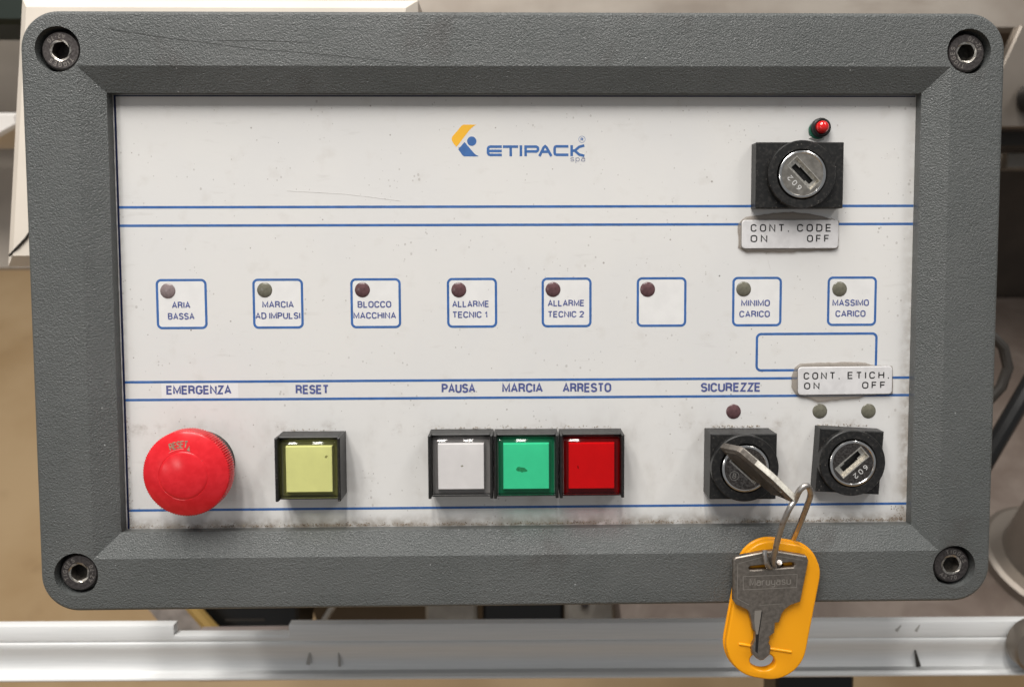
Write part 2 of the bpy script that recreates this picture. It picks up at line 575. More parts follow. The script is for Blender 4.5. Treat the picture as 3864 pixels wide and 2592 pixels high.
G = {
 'A': (.56, [[(0, 0), (.28, 1), (.56, 0)], [(.10, .30), (.46, .30)]]),
 'B': (.50, [[(0, 0), (0, 1), (.26, 1)] + arc(.26, .765, .20, .235, 90, -90, 8) + [(0, .53)], [(.26, .53)] + arc(.26, .265, .24, .265, 90, -90, 8) + [(0, 0)]]),
 'C': (.52, [arc(.26, .70, .26, .30, 10, 180, 9) + arc(.26, .30, .26, .30, 180, 350, 9)]),
 'D': (.52, [[(0, 0), (0, 1), (.22, 1)] + arc(.22, .70, .30, .30, 90, 0, 6) + arc(.22, .30, .30, .30, 0, -90, 6) + [(0, 0)]]),
 'E': (.46, [[(.46, 1), (0, 1), (0, 0), (.46, 0)], [(0, .52), (.42, .52)]]),
 'F': (.44, [[(.44, 1), (0, 1), (0, 0)], [(0, .51), (.39, .51)]]),
 'G': (.54, [arc(.27, .70, .27, .30, 15, 180, 9) + arc(.27, .30, .27, .30, 180, 360, 9) + [(.54, .46), (.30, .46)]]),
 'H': (.52, [[(0, 0), (0, 1)], [(.52, 0), (.52, 1)], [(0, .52), (.52, .52)]]),
 'I': (.0, [[(0, 0), (0, 1)]]),
 'K': (.52, [[(0, 0), (0, 1)], [(.5, 1), (0, .42)], [(.17, .6), (.52, 0)]]),
 'L': (.42, [[(0, 1), (0, 0), (.42, 0)]]),
 'M': (.64, [[(0, 0), (0, 1), (.32, .12), (.64, 1), (.64, 0)]]),
 'N': (.52, [[(0, 0), (0, 1), (.52, 0), (.52, 1)]]),
 'O': (.54, [arc(.27, .70, .27, .30, 0, 180, 10) + arc(.27, .30, .27, .30, 180, 360, 10) + [(.54, .70)]]),
 'P': (.50, [[(0, 0), (0, 1), (.25, 1)] + arc(.25, .74, .25, .26, 90, -90, 9) + [(0, .48)]]),
 'R': (.52, [[(0, 0), (0, 1), (.27, 1)] + arc(.27, .755, .22, .245, 90, -90, 9) + [(0, .51)], [(.28, .51), (.44, .40), (.47, .16), (.52, 0)]]),
 'S': (.50, [arc(.25, .755, .235, .245, 15, 270, 11)[:-1] + arc(.25, .255, .25, .255, 90, -165, 11)]),
 'T': (.50, [[(0, 1), (.50, 1)], [(.25, 1), (.25, 0)]]),
 'U': (.52, [[(0, 1), (0, .28)] + arc(.26, .28, .26, .28, 180, 360, 9) + [(.52, 1)]]),
 'Z': (.48, [[(0, 1), (.48, 1), (0, 0), (.48, 0)]]),
 '.': (.10, [[(0, 0.0), (.10, 0.0)]]),
 '-': (.3, [[(0, .5), (.3, .5)]]),
 '0': (.46, [arc(.23, .70, .23, .30, 0, 180, 9) + arc(.23, .30, .23, .30, 180, 360, 9) + [(.46, .70)]]),
 '1': (.22, [[(0, .76), (.16, .84), (.20, 1), (.20, 0)]]),
 '2': (.48, [arc(.24, .74, .24, .26, 170, -25, 9) + [(.0, 0), (.48, 0)]]),
 '6': (.46, [arc(.23, .29, .23, .29, 0, 360, 14), [(0, .29), (.04, .70), (.20, .90), (.40, 1.0)]]),
 '7': (.46, [[(0, 1), (.46, 1), (.14, 0)]]),
 's': (.44, [arc(.22, .51, .20, .17, 20, 180, 6) + [(.1, .36), (.34, .33)] + arc(.22, .17, .22, .17, 0, -160, 6)]),
 'p': (.46, [[(0, -.36), (0, .68)], arc(.23, .34, .23, .34, 0, 360, 14)]),
 'a': (.44, [[(.03, .6), (.12, .68), (.34, .68), (.44, .58), (.44, 0)], [(.44, .46), (.12, .46), (0, .28), (0, .1), (.12, 0), (.34, 0), (.44, .1)]]),
 'r': (.3, [[(0, 0), (0, .68)], [(0, .5), (.12, .66), (.3, .68)]]),
 'u': (.44, [[(0, .68), (0, .12), (.12, 0), (.32, 0), (.44, .12)], [(.44, .68), (.44, 0)]]),
 'y': (.44, [[(0, .68), (0, .2), (.12, .08), (.44, .08)], [(.44, .68), (.44, -.2), (.32, -.3), (.05, -.3)]]),
}

def layout(s, gap=.24, space=.30):
    x, out = 0.0, []
    for ch in s:
        if ch == ' ':
            x += space; continue
        w_, st = G[ch]
        out.append((x, st)); x += w_ + gap
    return out, x - gap

def text(mb, s, x0, x1, y, h, sw, z, gap=.24, space=.30, slope=0.0):
    """straight word: fills x0..x1, baseline y, cap height h, stroke width sw"""
    gl, tot = layout(s, gap, space)
    kx = (x1 - x0 - sw) / tot
    ky = h - sw
    i = 0
    for gx, strokes in gl:
        for st in strokes:
            pts = [(x0 + sw / 2 + (gx + px) * kx, y + sw / 2 + py * ky + slope * ((gx + px) * kx)) for px, py in st]
            mb.ribbon(pts, sw, z + 0.0035 * (i % 6)); i += 1

def arctext(mb, s, r, a_mid, h, sw, z, gap=.24, kx=1.0, inward=False, zf=None):
    """word on a circle round 0,0; a_mid clockwise degrees from the top"""
    gl, tot = layout(s, gap)
    k = h * kx
    i = 0
    for gx, strokes in gl:
        for st in strokes:
            pts = []
            for px, py in st:
                u = (gx + px - tot / 2) * k
                rr = r + (py - .5) * h * (-1 if inward else 1)
                a = R(a_mid) + (-u if inward else u) / r
                pts.append((rr * math.sin(a), rr * math.cos(a)))
            zz = (lambda X, Y, i=i: zf(X, Y) + 0.003 * (i % 6)) if zf else None
            mb.ribbon(pts, sw, z + 0.003 * (i % 6), zf=zz); i += 1

# ================================================================== SETTING
floor_me = bpy.data.meshes.new('floor')
floor_me.from_pydata([(-14, -8, 0), (14, -8, 0), (14, 20, 0), (-14, 20, 0)], [], [(0, 1, 2, 3)])
floor_me.materials.append(M['floor'])
fl = bpy.data.objects.new('floor', floor_me)
fl['kind'] = 'structure'
COL.objects.link(fl)

# ================================================================== CONTROL PANEL
cp = thing('control_panel', 'grey cast control panel with white face plate, buttons and key switches', 'control panel')

# ---- bezel
OX0, OX1, OY0, OY1, OR = -175.6, 177.1, -131.3, 86.0, 13.5
ZF = 8.3
CHO = rrect(-156.0, 157.3, -111.6, 66.8)
CHI = rrect(-147.5, 148.6, -103.0, 58.0)
SCREWS = ((-162.3, 72.5), (163.7, 72.3), (-162.5, -117.3), (163.4, -117.8))
b = MB()
out0 = rrect(OX0, OX1, OY0, OY1, OR, 14)
prev, pz = out0, -2.0
b.ring(rrect(OX0 + .8, OX1 - .8, OY0 + .8, OY1 - .8, OR - .8, 14), -14.0, out0, -2.0)
b.ring(out0, -2.0, out0, ZF - 1.6)
prev, pz = out0, ZF - 1.6
for s in range(1, 11):
    a = math.pi / 2 * s / 10
    cur = inset(out0, 1.6 * (1 - math.cos(a)))
    zz = ZF - 1.6 + 1.6 * math.sin(a)
    b.ring(prev, pz, cur, zz)
    prev, pz = cur, zz
holes = [circle(x, y, 8.0, 48, cw=True) for x, y in SCREWS]
b.face2d([prev, CHO[::-1]] + holes, ZF)
for hx in holes:
    b.ring(hx, ZF, inset(hx, -.0), ZF - .01)
    b.ring(hx, ZF, hx, 0.5)
    b.face2d([hx[::-1]], 0.5)
b.ring(CHO, ZF, CHI, 4.5)
b.ring(CHI, 4.5, rrect(-147.7, 148.9, -103.4, 58.3), -1.0)
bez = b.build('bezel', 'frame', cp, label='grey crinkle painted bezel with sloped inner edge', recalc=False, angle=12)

# enclosure body behind the bezel
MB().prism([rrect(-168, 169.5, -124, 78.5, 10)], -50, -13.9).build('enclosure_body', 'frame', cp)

# scratches in the bezel paint
for pts in ([(-146, 79.8), (-126.6, 76.8), (-92.5, 72.6), (-70.6, 70.9), (-48.1, 68.8), (-38.6, 67.7)],
            [(-106, 75.5), (-92.4, 75.6), (-74.8, 74.9)]):
    MB().ribbon(pts, 0.22, ZF + .03).build('scratch', 'scratch', bez, smooth=False, recalc=False)

# ---- face plate and its print
plate = MB().box(-149.5, 150.5, -105.5, 60.2, -1.5, 0.0).build('front_plate', 'plate', cp, label='dusty white face plate with blue printing')
PZ = 0.04
for y in (17.25, 10.5, -47.6, -54.3, -96.2):
    MB().ribbon([(-146.6, y), (148.8, y)], 0.92, PZ).build('printed_line', 'blue', plate, smooth=False, recalc=False)
MB().ribbon([(-146.85, -103.2), (-146.85, 58.1)], 0.75, PZ + .03).build('printed_line', 'navy', plate, smooth=False, recalc=False)
MB().ribbon([(-147.2, 57.75), (148.6, 57.75)], 0.5, PZ + .06).build('printed_line', 'navy', plate, smooth=False, recalc=False)
MB().prism([rrect(-133.1, -104.6, -53.75, -48.15)], 0.0, 0.02).build('tape_strip', 'tape', plate)

BOXX = (-134.05, -98.45, -62.2, -26.3, 9.1, 44.8, 80.85, 116.9)
for x in BOXX:
    L = rrect(x + .42, x + 18.3, -27.4, -9.6, 1.6, 6)
    MB().prism([rrect(x + .6, x + 18.1, -27.2, -9.8, 1.4)], 0.0, 0.02).build('indicator_field', 'field', plate)
    MB().ribbon(L, 0.88, PZ, True).build('printed_frame', 'blue', plate, smooth=False, recalc=False)
MB().ribbon(rrect(90.4, 135.9, -44.55, -30.75, 1.6, 6), 0.9, PZ, True).build('printed_frame', 'blue', plate, smooth=False, recalc=False)

WORDS = [('EMERGENZA', -131.30, -107.10, -52.35, 3.42, .70), ('RESET', -83.22, -70.79, -52.46, 3.48, .70), ('PAUSA', -28.62, -15.94, -52.40, 3.55, .70),
 ('MARCIA', -5.88, 9.48, -52.39, 3.55, .70), ('ARRESTO', 16.93, 35.32, -52.46, 3.55, .70), ('SICUREZZE', 69.23, 92.08, -52.64, 3.51, .70),
 ('ARIA', -128.31, -121.47, -20.10, 2.5, .46), ('BASSA', -129.90, -120.07, -24.28, 2.5, .46), ('MARCIA', -94.94, -83.26, -20.05, 2.52, .46),
 ('AD IMPULSI', -97.59, -80.94, -24.24, 2.5, .46), ('BLOCCO', -59.60, -47.06, -20.18, 2.52, .46), ('MACCHINA', -61.23, -45.32, -24.30, 2.5, .46),
 ('ALLARME', -24.38, -10.58, -20.14, 2.48, .46), ('TECNIC 1', -24.35, -11.21, -24.14, 2.46, .46), ('ALLARME', 11.37, 25.15, -19.96, 2.46, .46),
 ('TECNIC 2', 11.36, 25.02, -24.14, 2.44, .46), ('MINIMO', 84.23, 95.12, -20.27, 2.5, .46), ('CARICO', 83.59, 95.18, -24.40, 2.5, .46),
 ('MASSIMO', 118.86, 132.75, -20.32, 2.52, .46), ('CARICO', 120.07, 131.55, -24.44, 2.52, .46)]
for s, x0, x1, y, h, sw in WORDS:
    mb = MB()
    text(mb, s, x0, x1, y, h, sw, PZ + .02)
    mb.build('lettering', 'ink', plate, smooth=False, recalc=False)

LAMPS = ((-129.66, -13.6, 'mauve_lamp'), (-93.95, -13.4, 'olive_lamp'), (-57.75, -13.5, 'maroon_lamp'), (-21.87, -13.65, 'maroon_lamp'),
         (13.35, -13.65, 'maroon_lamp'), (48.89, -13.75, 'maroon_lamp'), (85.1, -13.75, 'olive_lamp'), (121.47, -13.9, 'olive_lamp'),
         (81.82, -60.2, 'maroon_lamp'), (114.8, -60.25, 'olive_lamp'), (133.45, -60.35, 'olive_lamp'))
for x, y, m_ in LAMPS:
    MB().lathe([(2.82, 0.0), (2.80, .06), (2.5, .22), (2.0, .40), (1.3, .55), (.6, .63), (.1, .65)], 40, (0, 0)).build('indicator_window', m_, plate, (x, y, .02), angle=60)

# ---- maker's logo on the plate
def lg(x, y): return (-26.35 + x * .02346, 50.4 - y * .0233)
def lgl(pts): return [lg(*p) for p in pts]
mb = MB().prism([lgl([(290, 130), (270, 137), (250, 155), (180, 238), (118, 305), (104, 328), (99, 355), (104, 388), (130, 430), (172, 478), (200, 448), (290, 330), (380, 215), (440, 158), (487, 132)])], 0, PZ)
mb.build('logo_emblem', 'logoyellow', plate, smooth=False)
mb = MB().prism([lgl([(298, 404), (202, 515), (262, 605), (280, 621), (305, 629), (516, 629), (515, 620), (480, 606), (440, 568), (345, 455), (310, 412)])], 0, PZ)
mb.build('logo_emblem', 'logoblue', plate, smooth=False)
MB().prism([circle(*lg(415, 390), 1.72, 40)], 0, PZ).build('logo_emblem', 'logoblue', plate, smooth=False)
SWL = 41 * .0234
LOGO = [
 [[(887, 476), (705, 476), (682, 484), (670, 506), (670, 577), (682, 598), (705, 606), (887, 606)], [(680, 544), (887, 544)]],
 [[(905, 476), (1145, 476)], [(1028, 476), (1028, 627)]],
 [[(1189, 455), (1189, 627)]],
 [[(1263, 627), (1263, 476), (1430, 476), (1450, 486), (1459, 502), (1459, 525), (1450, 543), (1430, 552), (1263, 552)]],
 [[(1480, 627), (1548, 492), (1572, 470), (1596, 492), (1670, 627)], [(1520, 556), (1628, 556)]],
 [[(1940, 472), (1752, 472), (1730, 480), (1722, 500), (1722, 577), (1730, 597), (1752, 605), (1940, 605)]],
 [[(1991, 453), (1991, 627)], [(1991, 540), (2040, 540), (2110, 480), (2192, 458)], [(2040, 540), (2110, 600), (2192, 622)]],
]
for ch in LOGO:
    mb = MB()
    for i, st in enumerate(ch):
        mb.ribbon(lgl(st), SWL, PZ + .004 * i)
    mb.build('logo_lettering', 'logoblue', plate, smooth=False, recalc=False)
mb = MB()
text(mb, 'spa', *(lg(1970, 0)[0], lg(2203, 0)[0]), lg(0, 710)[1], 2.05, .2, PZ)
mb.build('logo_lettering', 'logogrey', plate, smooth=False, recalc=False)
mb = MB()
rc = lg(2154, 362)
mb.ribbon(circle(*rc, 1.18, 32), .13, PZ, True)
text(mb, 'R', rc[0] - .5, rc[0] + .52, rc[1] - .6, 1.2, .25, PZ)
mb.build('logo_lettering', 'logoblue', plate, smooth=False, recalc=False)

# ---- socket screws in the four corners
hexl = circle(0, 0, 3.5, 6, R(0), cw=True)
head = MB()
hex48 = []
for i in range(6):
    p, q = hexl[i], hexl[(i + 1) % 6]
    hex48 += [(p[0] + (q[0] - p[0]) * k / 6, p[1] + (q[1] - p[1]) * k / 6) for k in range(6)]
head.ring(circle(0, 0, 6.95, 64), 0, circle(0, 0, 6.95, 64), 5.2)
head.ring(circle(0, 0, 6.95, 64), 5.2, circle(0, 0, 6.35, 64), 5.9)
head.face2d([circle(0, 0, 6.35, 64), circle(0, 0, 3.75, 36, cw=True)], 5.9)
head_me = head.mesh('screw_head')
head_me.materials.append(M['screw'])
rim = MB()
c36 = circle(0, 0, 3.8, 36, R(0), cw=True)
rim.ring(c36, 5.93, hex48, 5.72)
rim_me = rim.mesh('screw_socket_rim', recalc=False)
rim_me.materials.append(M['screwedge'])  # bright ring paints the light caught by the hex bevel
sock = MB()
sock.ring(hex48, 5.72, hex48, 1.6)
sock.face2d([hex48[::-1]], 1.6)
sock_me = sock.mesh('screw_socket', recalc=False)
sock_me.materials.append(M['socketdark'])
for (x, y), tw, lab in zip(SCREWS, (178, 240, 290, 28), ('top left', 'top right', 'bottom left', 'bottom right')):
    s = part('socket_screw', cp, (x, y, 0.5), label='dark hex socket screw sunk in the %s corner' % lab)
    place('screw_head', head_me, s)
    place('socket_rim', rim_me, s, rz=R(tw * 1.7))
    place('socket', sock_me, s, rz=R(tw * 1.7))
    mb = MB()
    arctext(mb, 'TIGGES', 5.05, tw, 1.35, .26, 5.93, gap=.55, kx=1.25)
    arctext(mb, 'A2-70', 5.05, tw + 165, 1.35, .26, 5.93, gap=.45, kx=1.15, inward=True)
    mb.build('lettering', 'screwletter', s, smooth=False, recalc=False)

# ---- emergency stop button
em = part('emergency_button', cp, (-118.6, -78.3, 0), label='red mushroom emergency stop button with ribbed rim')
MB().lathe([(12.2, 0.0), (12.2, 3.0), (12.7, 3.4), (12.7, 9.6), (10, 9.6)], 64).build('collar', 'dustyblack', em)
NR = 104
cap = MB()
def knurl(j, i):
    if j in (1, 2, 3):
        return (-.05, .25, .25, -.42)[i % 4]
    return 0
def capz(r):
    return 15.2 + 3.5 * (1 - (min(r, 14.75) / 14.75) ** 2)
prof = [(13.2, 9.0), (14.95, 9.05), (15.2, 9.5), (15.25, 14.6), (15.1, 15.0), (14.75, 15.2)]
for k in range(1, 11):
    r_ = 14.75 - 6.05 * k / 10
    prof.append((r_, capz(r_)))
prof += [(8.62, capz(8.62) - .10), (8.5, capz(8.5) - .02)]
for k in range(1, 11):
    r_ = 8.5 * (1 - k / 10) + .02
    prof.append((r_, capz(r_)))
cap.lathe(prof, NR * 4, rfun=knurl)
cap.build('cap', 'red', em, angle=28)
mb = MB()
zf = lambda X, Y: capz(math.hypot(X, Y)) + .13
arctext(mb, 'RESET', 11.1, -9, 2.1, .42, 0, gap=.2, kx=.92, zf=zf)
mb.build('lettering', 'mark', em, smooth=False, recalc=False)
mb = MB()
mb.ribbon([(9.55 * math.sin(R(a)), 9.55 * math.cos(R(a))) for a in range(-31, 3, 3)], .22, 0, zf=zf)
mb.build('arrow_mark', 'groove', em, smooth=False, recalc=False)
mb = MB()
tri = [(10.9 * math.sin(R(12)), 10.9 * math.cos(R(12))), (9.0 * math.sin(R(16.5)), 9.0 * math.cos(R(16.5))), (9.25 * math.sin(R(9.0)), 9.25 * math.cos(R(9.0)))]
mb.add([(x, y, zf(x, y) + .02) for x, y in tri], [(0, 2, 1)])
mb.build('arrow_mark', 'mark', em, smooth=False, recalc=False)

# ---- square illuminated push buttons
def push_button(x, y, lensmat, label, ztop, smudge=None):
    pb = part('push_button', cp, (x, y, 0), label=label)
    z1 = ztop
    h = MB()
    h.box(-11.75, 11.75, -11.75, 11.75, 0, 4.2, .2)
    MB_ = h
    MB_.box(-11.85, -10.75, -11.8, 11.7, 4.2, z1, .35, r=.3)
    MB_.box(10.75, 11.85, -11.8, 11.7, 4.2, z1, .35, r=.3)
    MB_.box(-10.75, 10.75, 10.9, 11.7, 4.2, z1 - 2.2, .3)
    MB_.box(-10.75, 10.75, 10.3, 10.88, 4.2, z1 - 2.9, .2)
    MB_.box(-10.75, 10.75, -11.7, -11.05, 4.2, z1 - 2.6, .2)
    MB_.build('housing', 'black', pb)
    MB().box(-10.6, 10.6, -11.0, 10.2, 4.15, 6.0).build('edge_fill_floor', 'edgefill', pb)  # grey floor added to lighten the tinted lens edges
    MB().box(-8.45, 8.45, -8.9, 8.1, 4.2, z1 - 2.3, .15).build('legend_insert', 'insert', pb)
    l = MB()
    o = rrect(-10.25, 10.25, -10.75, 10.0, .5, 3)
    zt = z1 - .35
    i_ = rrect(-8.95, 8.95, -9.45, 8.65, .3, 3)
    l.prism([o], 6.05, zt, .75, bottom=False)
    l.ring(o, 6.05, i_, 6.05)
    l.ring(i_[::-1], 6.05, i_[::-1], zt - 1.5)
    l.face2d([i_], zt - 1.5, flip=True)
    l.build('lens', lensmat, pb, recalc=True)
    if smudge:
        sx, sy, rx, ry, ang = smudge
        pts = []
        for k in range(18):
            a = 2 * math.pi * k / 18
            j = rnd.uniform(.75, 1.2)
            pts.append((rx * j * math.cos(a), ry * j * math.sin(a)))
        MB().prism([rotpts(pts, R(ang), (sx, sy))], z1 - 2.3, z1 - 2.27).build('smudge', 'smudge', pb, smooth=False)
    return pb
push_button(-76.5, -78.3, 'lens_yellow', 'yellow square push button standing alone beside the red mushroom', 11.0, (6.3, 4.2, .65, .45, 40))
push_button(-21.0, -77.9, 'lens_clear', 'white square push button at the left of the three in a row', 10.4, (.4, -.2, .5, .35, 0))
push_button(3.0, -78.0, 'lens_green', 'green square push button in the middle of three', 10.4, (-1.7, -1.6, 2.1, .9, -10))
push_button(27.15, -78.05, 'lens_red', 'red square push button at the right of the three in a row', 10.4, (-5.0, -.8, .25, .6, 10))

# ---- key switches
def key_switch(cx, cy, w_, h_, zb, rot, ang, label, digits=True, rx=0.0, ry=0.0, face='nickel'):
    ks = part('key_switch', cp, (cx, cy, 0), R(rot), label=label)
    MB().box(-w_ / 2, w_ / 2, -h_ / 2, h_ / 2, 0, zb, .35, r=.25).build('switch_body', 'black', ks)
    zr = zb + 2.5
    MB().lathe([(12.35, zb - .5), (12.35, zr - .35), (12.05, zr), (9.35, zr), (9.05, zr - .4), (9.0, zb - 1)], 80, (rx, ry), close_top=False).build('collar', 'black', ks)
    zc = zr + .55
    MB().lathe([(8.8, zb), (8.78, zc - .9), (8.55, zc - .25), (8.1, zc), (7.75, zc), (7.55, zc - .22)], 80, (rx, ry), close_top=False).build('lock_rim', 'chrome', ks)
    a = R(ang - rot)
    lock = MB()
    zc2 = zc - .2
    slot = rrect(-6.1, 6.1, -2.3 + .55, 2.3 + .55)
    lock.face2d([circle(0, 0, 7.6, 64), slot[::-1]], zc2)
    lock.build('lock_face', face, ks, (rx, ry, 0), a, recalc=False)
    sl = MB()
    keyw = [(-4.4, -.75), (2.6, -.75), (2.6, -.2), (4.6, -.2), (4.6, 1.75), (-2.2, 1.75), (-2.2, 1.3), (-4.4, 1.3)]
    sl.ring(slot[::-1], zc2, slot[::-1], zc2 - 1.7)
    sl.face2d([slot, keyw[::-1]], zc2 - 1.7)
    sl.ribbon(rrect(-6.2, 6.2, -1.85, 2.95), .3, zc2 + .04, True)
    sl.build('lock_slot', 'slotmetal', ks, (rx, ry, 0), a, recalc=False, smooth=False)
    kw = MB()
    kw.ring(keyw[::-1], zc2 - 1.7, keyw[::-1], zc2 - 4.5)
    kw.face2d([keyw], zc2 - 4.5)
    kw.build('keyway', 'deepblack', ks, (rx, ry, 0), a, recalc=False, smooth=False)
    if digits:
        d = MB()
        mb_ = MB()
        text(mb_, '602', -3.1, 3.1, -1.0, 2.0, .3, 0, gap=.5)
        d.add([(-x_ + .2, -y_ - 4.2, z_ + zc2 + .04) for x_, y_, z_ in mb_.v], mb_.f)
        d.build('lettering', 'digit', ks, (rx, ry, 0), a, recalc=False, smooth=False)
    return ks, zc
ks1, zc1 = key_switch(103.6, 28.1, 32.3, 24.0, 6.0, 0.0, -46.2, 'black key switch without key above the upper engraved plate', rx=0.0, ry=.1, face='palenickel')
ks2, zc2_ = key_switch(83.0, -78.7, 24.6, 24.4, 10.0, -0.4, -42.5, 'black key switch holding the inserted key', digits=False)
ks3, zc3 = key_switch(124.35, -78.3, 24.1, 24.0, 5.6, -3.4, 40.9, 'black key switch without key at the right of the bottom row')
mb = MB()
mb.ribbon(circle(0, 0, 1.65, 28), .22, 0, True)
text(mb, 'B', -.65, .7, -.95, 1.9, .3, 0.01)
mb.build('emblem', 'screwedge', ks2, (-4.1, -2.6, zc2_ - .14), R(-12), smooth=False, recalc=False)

# ---- red indicator lamp
il = part('indicator_lamp', cp, (112.7, 46.0, 0), label='small round red lamp in a black holder above the key switch')
MB().lathe([(3.35, 0), (3.35, 1.0), (2.8, 1.2)], 32, (-.75, -.75)).build('washer', 'green', il)
MB().lathe([(3.3, 0), (3.6, .9), (3.6, 1.9), (3.4, 2.6), (2.9, 3.05), (2.55, 3.0), (2.4, 2.4)], 40, close_top=False).build('holder', 'black', il)
MB().lathe([(2.35, 1.5), (2.35, 3.1), (2.2, 3.9), (1.75, 4.55), (1.15, 4.95), (.5, 5.13), (.05, 5.15)], 36).build('lens', 'led', il, angle=60)
MB().prism([[(-3.9, -3.6), (-1.0, -4.9), (1.9, -4.0), (2.6, -2.6), (-.5, -2.5), (-3.0, -2.6)]], 0, .7, .45).build('glue', 'whiteblock', il)

# ---- engraved plates with their glue
def blob(pts, z1, name, parent):
    # resample and roughen an outline, then dome it
    out = []
    n = len(pts)
    for i in range(n):
        p, q = Vector(pts[i]), Vector(pts[(i + 1) % n])
        m = max(1, int((q - p).length / 1.4))
        for k in range(m):
            c_ = p.lerp(q, k / m)
            out.append((c_.x + rnd.uniform(-.16, .16), c_.y + rnd.uniform(-.16, .16)))
    area = sum(out[i - 1][0] * out[i][1] - out[i][0] * out[i - 1][1] for i in range(len(out)))
    if area < 0: out = out[::-1]
    mb_ = MB()
    mb_.prism([out], 0.0, z1, .75, bottom=False, steps=3)
    return mb_.build(name, 'silicone', parent, angle=80)
blob([(84.2, 12.1), (85.5, 13.3), (89.2, 13.7), (96.0, 14.6), (103.1, 15.0), (109.8, 14.4), (118.1, 12.4), (120.6, 11.5), (120.7, 1.7), (119.0, .7), (106.9, .4), (101.2, -.1), (86.2, .1), (82.9, 1.8), (82.6, 10.3)], .95, 'glue', cp)
blob([(104.8, -43.6), (106.9, -42.1), (113.5, -41.8), (127.7, -41.5), (131.9, -42.0), (135.2, -42.8), (142.1, -43.2), (142.6, -53.8), (131.8, -54.6), (129.4, -55.4), (122.4, -56.0), (114.1, -56.7), (109.5, -55.2), (105.7, -54.4), (103.8, -50.9), (103.7, -47.5)], .95, 'glue', cp)

def name_plate(cx, cy, w_, h_, rot, words, label):
    npl = part('name_plate', cp, (cx, cy, .5), R(rot), label=label)
    L = rrect(-w_ / 2, w_ / 2, -h_ / 2, h_ / 2, 1.3, 4)
    MB().prism([L], 0, .35).build('backing', 'engraved', npl)
    MB().prism([inset(L, .03)], .35, .85, .22).build('plate', 'nameplate', npl)
    for s, x0, x1, y, h in words:
        mb_ = MB()
        text(mb_, s, x0, x1, y, h, .47, .87, gap=.46, space=.3)
        mb_.build('lettering', 'engraved', npl, smooth=False, recalc=False)
X, Y = 102.0, 6.7
name_plate(X, Y, 36.4, 10.7, 0, [('CONT.', 87.1 - X, 101.7 - X, 7.6 - Y, 2.9), ('CODE', 104.5 - X, 117.4 - X, 7.6 - Y, 2.9),
                                ('ON', 87.1 - X, 93.4 - X, 3.72 - Y, 2.75), ('OFF', 108.3 - X, 116.7 - X, 3.72 - Y, 2.75)],
           'engraved white plate reading CONT. CODE ON OFF, glued under the top switch')
X, Y = 123.8, -48.45
name_plate(X, Y, 35.9, 10.7, .35, [('CONT.', 107.9 - X, 121.8 - X, -47.85 - Y, 2.75), ('ETICH.', 124.6 - X, 140.6 - X, -47.85 - Y, 2.75),
                                  ('ON', 108.1 - X, 114.0 - X, -51.6 - Y, 2.65), ('OFF', 130.2 - X, 139.1 - X, -51.6 - Y, 2.65)],
           'engraved white plate reading CONT. ETICH. ON OFF, glued above the bottom right switch')

# ---- crumbs of dust on ledges
def crumbs(name, mat, spots):
    mb_ = MB()
    for x, y, z, s in spots:
        vs = []
        for sx, sy, sz in ((1, 0, 0), (-1, 0, 0), (0, 1, 0), (0, -1, 0), (0, 0, 1)):
            vs.append((x + sx * s * rnd.uniform(.5, 1.3), y + sy * s * rnd.uniform(.5, 1.2), z + sz * s * rnd.uniform(.5, 1.3)))
        mb_.add(vs, [(0, 2, 4), (2, 1, 4), (1, 3, 4), (3, 0, 4)])
    return mb_.build(name, mat, cp, smooth=False, recalc=False, kind='stuff')
def ledge(n, smin=.12, smax=.34):
    L = []
    while len(L) < n:
        x = rnd.uniform(-146.5, 148)
        dens = .35 + .65 * (math.sin(x * .11) * math.sin(x * .043 + 1) > -.1)
        if rnd.random() > dens: continue
        h = abs(rnd.gauss(0, .55))
        L.append((x, -102.9 + h, .02, rnd.uniform(smin, smax)))
    return L
top_spots = []
for cx, cy, hw, n in ((-76.5, -66.4, 9, 30), (3, -66.0, 34, 110), (83, -66.2, 9, 90), (124, -66.0, 10, 50)):
    for _ in range(n):
        top_spots.append((cx + rnd.uniform(-hw, hw), cy + abs(rnd.gauss(0, .4)), .02, rnd.uniform(.1, .28)))
corner = [(rnd.uniform(143, 148.3), rnd.uniform(-102.5, -97) if rnd.random() < .4 else -102.8 + abs(rnd.gauss(0, .8)), .02, rnd.uniform(.1, .26)) for _ in range(120)]
corner += [(-146.6 + abs(rnd.gauss(0, .5)), rnd.uniform(-102, -60), .03, rnd.uniform(.08, .22)) for _ in range(120)]
crumbs('dust_crumbs', 'dirt', ledge(1300, .09, .27) + top_spots[::2] + corner)
crumbs('dust_crumbs', 'crumb', ledge(600, .09, .24) + top_spots[1::2])
lint = []
for _ in range(46):
    lint.append((rnd.uniform(-144, 146), rnd.uniform(-95, 56), .02, rnd.uniform(.08, .17)))
crumbs('dust_crumbs', 'engraved', lint)
# small fibres lying on the plate
for pts in ([(-85, 23.2), (-74, 22.6), (-64, 22.0), (-52, 20.6), (-43, 19.4)], [(140.5, -88.5), (139.9, -90), (140, -91.5), (140.4, -92.6)], [(94, -2.5), (94.6, -4.5), (95.2, -6.5)]):
    MB().tube([(x, y, .03) for x, y in pts], .045, 5).build('fibre', 'fibre', cp)

